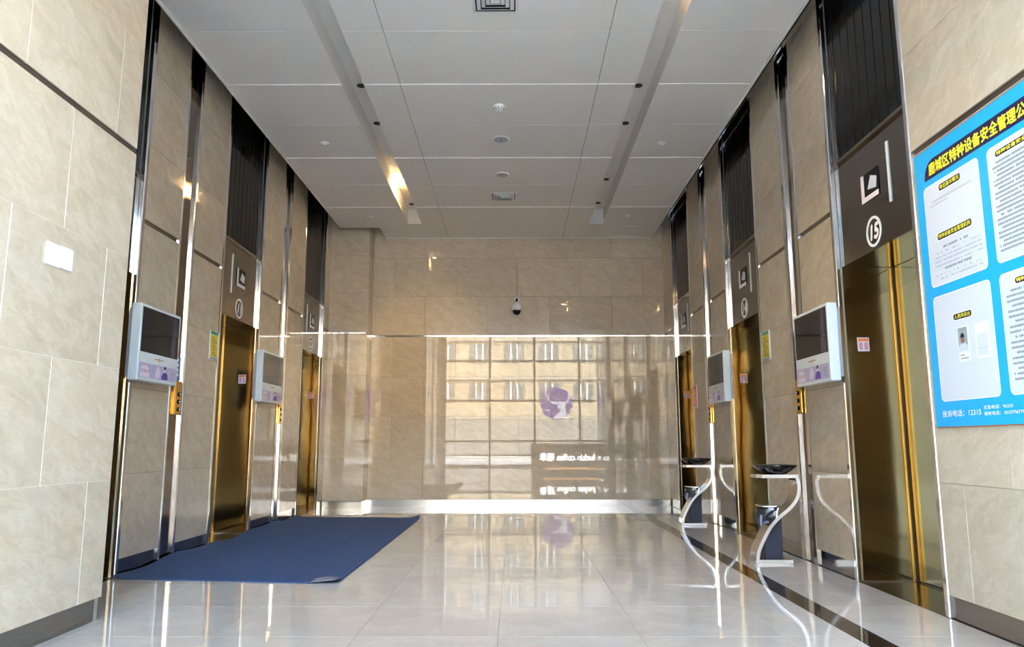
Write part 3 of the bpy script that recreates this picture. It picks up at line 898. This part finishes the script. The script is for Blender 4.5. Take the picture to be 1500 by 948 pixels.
def ash_set(yf, dx, sfx):
    x0 = 1.833 + dx
    c = [(1.846, 0.026), (1.852, 0.06), (1.863, 0.10), (1.897, 0.168), (1.944, 0.249), (1.994, 0.309), (2.043, 0.354), (2.102, 0.400), (2.150, 0.450), (2.177, 0.496), (2.190, 0.552), (2.189, 0.603), (2.178, 0.636)]
    c = [(a + dx, b2) for a, b2 in c]
    root = empty('ash_stand', (x0 + 0.15, yf + 0.12, 0))
    tag(root, 'chrome s shaped ash stand with flat top plate ' + sfx, 'stand', 's shaped ash stands')
    D = 0.16
    cb = band(catmull(c, 6), 0.0125, yf, yf + D).build('curved_band', 'stand_mirror', root)
    band(catmull(c, 6), 0.0125, yf - 0.003, yf - 0.0002).build('front_edge', 'stand_steel', cb)
    bp_ = box('base_plate', x0, x0 + 0.28, yf, yf + D, 0.0005, 0.025, 'stand_mirror', root, 0.002)
    box('front_edge', x0, x0 + 0.28, yf - .003, yf - .0002, 0.0005, 0.025, 'stand_steel', bp_)
    tp_ = box('top_plate', x0 + 0.075, x0 + 0.360, yf, yf + D, 0.634, 0.662, 'stand_mirror', root, 0.003)
    box('front_edge', x0 + 0.075, x0 + 0.358, yf - .003, yf - .0002, 0.635, 0.661, 'stand_steel', tp_)
    box('top_plate_rest', x0 + 0.035, x0 + 0.0745, yf + 0.01, yf + D, 0.636, 0.660, 'gold_dull', root, 0.002)
    # bowl
    cx, cyy = x0 + 0.207, yf + 0.08
    bo = empty('ash_bowl', (cx, cyy, 0.662))
    tag(bo, 'shallow glossy black ash bowl on the chrome stand ' + sfx, 'bowl', 'black ash bowls')
    MB().lathe([(0.062, 0.6625), (0.085, 0.666), (0.125, 0.690), (0.155, 0.715), (0.168, 0.729), (0.168, 0.733), (0.160, 0.731), (0.12, 0.703), (0.07, 0.682), (0.02, 0.678)], (cx, cyy, 0), 40).build('dish', 'bowl', bo)
    MB().lathe([(0.118, 0.7035), (0.118, 0.712), (0.01, 0.714)], (cx, cyy, 0), 32).build('ash_sand', 'bin', bo)
    # bin behind the band
    bi = empty('waste_bin', (x0 + 0.21, yf + 0.32, 0.0))
    tag(bi, 'narrow dark waste bin behind the ash stand ' + sfx, 'bin', 'waste bins behind the ash stands')
    bx0, bx1, by0, by1 = x0 + 0.128, x0 + 0.278, yf + 0.20, yf + 0.36
    bm_ = MB()
    tp = 0.012
    vs = [(bx0 + tp, by0 + tp, .0006), (bx1, by0 + tp, .0006), (bx1, by1 - tp, .0006), (bx0 + tp, by1 - tp, .0006), (bx0, by0, .375), (bx1 + .004, by0, .375), (bx1 + .004, by1, .375), (bx0, by1, .375)]
    bm_.add(vs, [(0, 3, 2, 1), (4, 5, 6, 7), (0, 1, 5, 4), (1, 2, 6, 5), (2, 3, 7, 6), (3, 0, 4, 7)]).build('body', 'bin', bi, 0.004)
    # crumpled liner rim
    rnd = random.Random(5)
    vs, fs = [], []
    N = 28
    loop = []
    for i in range(N):
        a = 2 * math.pi * i / N
        ca, sa = math.cos(a), math.sin(a)
        k = 1 / max(abs(ca), abs(sa))
        loop.append((ca * k, sa * k))
    mx_, my_ = (bx0 + bx1) / 2, (by0 + by1) / 2
    hx, hy = (bx1 - bx0) / 2 + .004, (by1 - by0) / 2 + .004
    for lv in range(4):
        for (u, v) in loop:
            q = 1.0 + (0.06 if lv in (1, 2) else 0.0) + rnd.uniform(-.02, .05)
            zz_ = (0.322, 0.355, 0.382, 0.375)[lv] + rnd.uniform(-.014, .012)
            if lv == 0 and u < -.9: zz_ -= rnd.uniform(.02, .05)
            sc_ = q if lv < 3 else 0.7
            vs.append((mx_ + hx * u * sc_, my_ + hy * v * sc_, zz_))
    for lv in range(3):
        for i in range(N):
            j = (i + 1) % N
            fs.append((lv * N + i, lv * N + j, (lv + 1) * N + j, (lv + 1) * N + i))
    MB().add(vs, fs, True).build('liner', 'bag', bi)
    MB().tube([(bx0 - .006, by0 + .01, .34), (bx0 - .012, by0 + .008, .28), (bx0 - .004, by0 + .006, .22), (bx0 + .002, by0 + .008, .17)], .011, 8).build('loose_film', 'bag_pale', bi)
    MB().tube([(bx0 - .004, by0 + .02, .37), (bx0 - .030, by0 + .012, .34), (bx0 - .038, by0 + .010, .315)], .012, 8).build('liner_tail', 'bag', bi)
    # lid tray with litter
    box('lid', bx0 - .004, bx1 + .010, by0 - .004, by1 + .004, .400, .412, 'steel', bi, 0.003)
    box('lid_front', bx0 + .045, bx1 + .008, by0 - .008, by0 - .004, .368, .398, 'grey_plastic', bi, 0.002)
    for i, (u, w_, mt) in enumerate(((.05, .04, 'litter'), (.09, .03, 'bag'), (.115, .03, 'orange_print'))):
        box('litter', bx0 + u, bx0 + u + w_, by0 - .0105, by0 - .0085, .378, .398, mt, bi)
M['gold_dull'] = plain('worn brass rest', (0.52, 0.44, 0.34), 0.35, 0.6)
ash_set(6.0, 0.0, 'between elevators 14 and 15')
ash_set(8.70, 0.02, 'between elevator 14 and the end wall')

# ------------------------------------------------------------------ dome camera on the end wall
dc = empty('dome_camera', (0.035, 11.2, 2.79))
tag(dc, 'white dome security camera hanging from a bracket on the end wall', 'camera')
MB().lathe([(0.062, 2.868), (0.076, 2.872), (0.079, 2.90), (0.077, 2.94), (0.070, 2.955), (0.052, 2.962), (0.045, 2.985), (0.025, 2.995)], (0.035, 11.2, 0), 32).build('body', 'white_plastic', dc)
MB().lathe([(0.004, 2.796), (0.028, 2.803), (0.048, 2.820), (0.058, 2.845), (0.060, 2.8675)], (0.035, 11.2, 0), 32).build('dome', 'black_gloss', dc)
MB().lathe([(0.063, 2.862), (0.066, 2.864), (0.066, 2.870), (0.063, 2.8715)], (0.035, 11.2, 0), 32).build('dome_ring', 'grey_plastic', dc)
MB().tube([(0.035, 11.2, 2.99), (0.035, 11.2, 3.02), (0.035, 11.215, 3.04), (0.035, 11.25, 3.05), (0.035, 11.315, 3.05)], 0.016, 12).build('bracket_arm', 'black', dc)
MB().lathe([(0.04, 11.308), (0.04, 11.3195)], (0.035, 0, 3.05), 20, 'y').build('wall_flange', 'white_plastic', dc)
MB().tube([(0.035, 11.311, 3.09), (0.036, 11.312, 3.3), (0.034, 11.312, 3.62)], 0.004, 6).build('cable', 'grout', dc)

# ------------------------------------------------------------------ ceiling fittings
def vent(y0, y1, label):
    x0, x1 = -0.302, 0.034
    z = ZC + (0.011 if y0 < 6 else -0.005)
    v = empty('air_diffuser', (-0.134, (y0 + y1) / 2, z))
    tag(v, label, 'air vent', 'square ceiling diffusers')
    cx, cyy, h = (x0 + x1) / 2, (y0 + y1) / 2, (x1 - x0) / 2
    def sq(r0, z0, r1, z1, nm, mt):
        vs = [(cx + sx * r0, cyy + sy * r0, z0) for sx, sy in ((-1, -1), (1, -1), (1, 1), (-1, 1))] + [(cx + sx * r1, cyy + sy * r1, z1) for sx, sy in ((-1, -1), (1, -1), (1, 1), (-1, 1))]
        vs += [(a, b2, c + .003) for a, b2, c in vs]
        fs = [(i, (i + 1) % 4, (i + 1) % 4 + 4, i + 4) for i in range(4)]
        fs += [tuple(q + 8 for q in f)[::-1] for f in fs]
        fs += [(i, i + 8, (i + 1) % 4 + 8, (i + 1) % 4) for i in range(4)] + [(4 + i, 4 + (i + 1) % 4, 12 + (i + 1) % 4, 12 + i) for i in range(4)]
        MB().add(vs, fs).build(nm, mt, v)
    box('dark_back', cx - h * .9, cx + h * .9, cyy - h * .9, cyy + h * .9, z - 0.0015, z - 0.0005, 'black', v)
    sq(h, z - 0.005, h * .86, z - 0.014, 'frame', 'white_paint')
    for k, r in enumerate((.80, .60, .40)):
        sq(h * r, z - 0.004, h * (r - .165), z - 0.020, 'blade', 'white_paint')
    box('centre', cx - h * .2, cx + h * .2, cyy - h * .2, cyy + h * .2, z - 0.016, z - 0.012, 'white_paint', v)
vent(4.83, 5.165, 'square white ceiling diffuser beyond the smoke detector, towards the hall')
vent(9.15, 9.49, 'square white ceiling diffuser close to the end wall')
def disc(name, x, y, label, cat, r, z, dark=False, group=None):
    o = empty(name, (x, y, z)); tag(o, label, cat, group)
    MB().lathe([(r, z - 0.0005), (r * 1.0, z - .006), (r * .90, z - .010)], (x, y, 0), 32).build('rim', 'white_plastic', o)
    MB().lathe([(r * .86, z - .0104), (r * .84, z - .0125), (r * .1, z - .0135)], (x, y, 0), 32).build('grille', 'grey_plastic', o)
    if dark: MB().lathe([(r * .12, z - .0138), (r * .12, z - .016)], (x, y, 0), 12).build('centre_dot', 'black', o)
disc('ceiling_speaker', -0.137, 7.50, 'round grey ceiling speaker with a dark centre dot', 'speaker', 0.088, ZC + 0.003, True)
disc('ceiling_speaker', -0.139, 8.53, 'plain round grey ceiling speaker between the dotted speaker and the far diffuser', 'speaker', 0.080, ZC - 0.004)
sd = empty('smoke_detector', (-0.142, 6.72, ZC)); tag(sd, 'white slotted smoke detector on the ceiling', 'smoke detector')
zz = ZC + 0.004
MB().lathe([(0.052, zz - .0005), (0.052, zz - .012), (0.050, zz - .022), (0.040, zz - .040), (0.015, zz - .046)], (-0.142, 6.72, 0), 28).build('body', 'white_plastic', sd)
for i in range(10):
    a = 2 * math.pi * i / 10 + .3
    cx, cyy = -0.142 + .045 * math.cos(a), 6.72 + .045 * math.sin(a)
    MB().box(cx - .004, cx + .004, cyy - .004, cyy + .004, zz - .036, zz - .024).build('slot', 'black', sd)
for x, y, lb in ((-1.99, 7.60, 'round sprinkler rosette on the ceiling above the blue mat'), (1.556, 7.62, 'round sprinkler rosette on the ceiling above the black floor strip'),
                 (-2.0, 10.17, 'round sprinkler rosette on the ceiling by the end wall on the pilaster side'), (1.545, 10.16, 'round sprinkler rosette on the ceiling near the access hatch')):
    z = ZC + (0.003 if y < 9 else -0.012)
    o = empty('sprinkler', (x, y, z)); tag(o, lb, 'sprinkler', 'ceiling sprinklers')
    MB().lathe([(0.042, z - .0005), (0.042, z - .006), (0.034, z - .010)], (x, y, 0), 24).build('rosette', 'white_plastic', o)
    MB().lathe([(0.014, z - .0105), (0.012, z - .018), (0.006, z - .022)], (x, y, 0), 16).build('head', 'ceiling', o)
ZTR = ZC + 0.20
def downlight(x, y, lit, label):
    o = empty('downlight', (x, y, ZTR)); tag(o, label, 'lamp', 'small downlights in the ceiling troughs')
    MB().lathe([(0.040, ZTR - .0005), (0.040, ZTR - .006), (0.034, ZTR - .008)], (x, y, 0), 24).build('ring', 'white_paint' if lit else 'black', o)
    MB().lathe([(0.032, ZTR - .0082), (0.030, ZTR - .011), (0.004, ZTR - .012)], (x, y, 0), 24).build('lens', 'lamp_on' if lit else 'black', o)
    if lit:
        ld = bpy.data.lights.new('downlight_glow', 'SPOT')
        ld.energy = 13; ld.color = (1.0, 0.66, 0.28); ld.spot_size = math.radians(150); ld.spot_blend = 0.8; ld.shadow_soft_size = 0.03
        lo = bpy.data.objects.new('downlight_glow', ld); COL.objects.link(lo)
        lo.location = (x, y, ZTR - 0.03); adopt(lo, o)
for y, lit, lb in ((6.70, 0, 'unlit black downlight in the left trough above elevator 11, nearer the hall'), (7.55, 0, 'unlit black downlight in the left trough above elevator 11, nearer the end wall'),
                   (9.27, 1, 'glowing warm downlight in the left ceiling trough'), (10.27, 0, 'unlit downlight at the end wall tip of the left trough')):
    downlight(-1.435, y, lit, lb)
for y, lit, lb in ((4.62, 1, 'glowing warm downlight in the right ceiling trough'), (6.71, 0, 'unlit black downlight in the right trough above elevator 14, nearer the hall'),
                   (7.56, 0, 'unlit black downlight in the right trough above elevator 14, nearer the end wall'), (9.27, 0, 'unlit downlight in the right trough level with the far diffuser'), (10.23, 0, 'unlit downlight at the end wall tip of the right trough')):
    downlight(1.165, y, lit, lb)

# ------------------------------------------------------------------ front hall behind the camera: glass front, counter, street
HX0, HX1, HY, HZ = -6.0, 8.0, -8.0, 11.0  # unseen hall made taller to let in more sky light
wf = MB()
wf.box(HX0, -4.0, YW, YW + 0.3, 0, ZT).box(XR + 0.7, HX1, YW, YW + 0.3, 0, ZT).box(HX0, HX1, YA - 0.02, YA, ZC + 0.012, HZ)
o = wf.build('wall_front', 'hall_wall'); tag(o, 'hall walls beside and above the lobby opening', kind='structure')
wf = MB()
wf.box(HX0, -2.125, YA, YW, ZC + 0.012, ZC + 0.03).box(2.10, HX1, YA, YW, ZC + 0.012, ZC + 0.03).box(HX0, HX1, YA, YW + .3, ZT + .121, ZT + .2)  # low ceiling added out of view, keeps skylight off the upper side walls
o = wf.build('ceiling_hall_low_added', 'ceiling'); tag(o, 'unseen low hall ceiling added in front of the lobby to shape the light', kind='structure')
box('ceiling_hall', HX0 - .2, HX1 + .2, HY - .3, YA + .3, HZ, HZ + 0.2, 'ceiling')['kind'] = 'structure'
GX0 = -2.8
box('wall_hall_front', HX0, GX0, HY - 0.2, HY, 0, HZ, 'hall_wall')['kind'] = 'structure'
win = empty('window_1', (2.6, HY, 0)); tag(win, 'tall glass front of the hall with dark mullions', kind='structure')
mx = [GX0 + 1.8 * i for i in range(7)]
for x in mx: piece('mullion', x - .04, x + .04, HY - .1, HY + .06, 0.0, HZ, 'mullion', win)
mz = [0.04, 1.0, 2.6, 4.2, 5.8, 7.4, 9.0, HZ - .04]
for z in mz: box('transom', GX0, HX1, HY - .09, HY + .05, z - .035, z + .035, 'mullion', win)
for a, b2 in zip(mx, mx[1:]):
    for c, d in zip(mz, mz[1:]):
        piece('pane', a + .04, b2 - .04, HY - .022, HY - .016, c + .035, d - .035, 'glass', win, 0)

for nm, X, q, lb in (('added_glass_right', HX1, 1, 'unseen glass side of the hall added for daylight on the notice board side'), ('added_glass_left', HX0, -1, 'unseen glass side of the hall added for daylight on the front pier side')):
    w2 = empty(nm, (X, -2.9, 0)); tag(w2, lb, kind='structure')  # glazed sides added out of view to brighten the lobby walls
    my = [HY + 9.6 / 6 * i for i in range(7)]
    for y in my: piece('mullion', X - .06 * q, X + .1 * q, y - .04, y + .04, 0.0, HZ, 'mullion', w2)
    for z in mz: box('transom', X - .05 * q, X + .09 * q, HY, my[-1], z - .035, z + .035, 'mullion', w2)
    for a, b2 in zip(my, my[1:]):
        for c, d in zip(mz, mz[1:]):
            piece('pane', X + .016 * q, X + .022 * q, a + .04, b2 - .04, c + .035, d - .035, 'glass', w2, 0)

# emblem on the glass
lg = empty('logo_disc', (1.67, HY + .07, 1.85)); tag(lg, 'violet disc with white deer head emblem on the glass front', 'sign')
flog = lambda u, v, h: (1.67 + .64 * u, HY + .07 + h, 2.49 + .64 * v)
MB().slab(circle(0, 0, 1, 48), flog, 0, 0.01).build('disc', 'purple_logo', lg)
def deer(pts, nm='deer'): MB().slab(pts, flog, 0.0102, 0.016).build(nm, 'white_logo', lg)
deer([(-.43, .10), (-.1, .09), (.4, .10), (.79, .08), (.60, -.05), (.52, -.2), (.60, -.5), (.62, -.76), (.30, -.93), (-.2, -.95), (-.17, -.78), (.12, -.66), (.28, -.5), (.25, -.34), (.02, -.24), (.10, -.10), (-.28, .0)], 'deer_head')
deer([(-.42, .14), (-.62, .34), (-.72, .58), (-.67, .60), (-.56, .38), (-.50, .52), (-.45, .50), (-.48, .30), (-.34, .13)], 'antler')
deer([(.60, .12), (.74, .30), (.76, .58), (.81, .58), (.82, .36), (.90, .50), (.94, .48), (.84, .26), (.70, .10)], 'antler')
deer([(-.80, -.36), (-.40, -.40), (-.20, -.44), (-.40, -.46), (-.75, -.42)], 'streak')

# coffee counter
ct = empty('coffee_counter', (1.6, -1.15, 0)); tag(ct, 'low dark coffee counter with lit white lettering in the hall', 'counter')
box('body', 0.5, 3.0, -1.5, -0.80, 0.0, 0.86, 'counter', ct)
box('worktop', 0.45, 3.05, -1.53, -0.76, 0.861, 0.90, 'white_paint', ct, 0.005)
box('led_strip', 0.9, 2.45, -0.799, -0.785, 0.14, 0.17, 'led', ct)
fk = lambda u, v, h: (2.42 - u, -0.798 + h, 0.40 + v)
text_mb('luckin coffee 瑞幸', 0.26, fk, 0, 0.01, 0.004, 1.66).build('lettering', 'letter_lit', ct)

# street outside
pv = box('pavement', -60, 60, -60, 40, -0.4, -0.12, 'pavement'); tag(pv, 'grey street paving outside the hall', kind='structure')
BY = -42.0
bd = empty('office_building', (4, BY, 0)); tag(bd, 'cream office building with rows of windows across the street', 'building')
box('wall', -26, 34, BY - 8, BY, 0, 13.5, 'building', bd)
for s in range(4):
    z = 0.2 + 3.3 * s
    if s == 0:
        box('shopfront', -26, 34, BY + .001, BY + 0.3, 0, 2.9, 'shopfront', bd)
    box('band', -26, 34, BY + .001, BY + 0.25, z + 2.75, z + 3.05, 'building_band', bd)
    for i in range(20 if s else 0):
        x = -24.5 + 2.95 * i
        wdw = piece('window', x, x + 1.7, BY + .001, BY + .05, z + 0.9, z + 2.5, 'building_glass', bd)
        if 5 <= i <= 14:
            piece('window_bar', x + .55, x + .62, BY + .051, BY + .08, z + 0.9, z + 2.5, 'white_paint', wdw, 0)
            piece('window_bar', x + 1.1, x + 1.17, BY + .051, BY + .08, z + 0.9, z + 2.5, 'white_paint', wdw, 0)
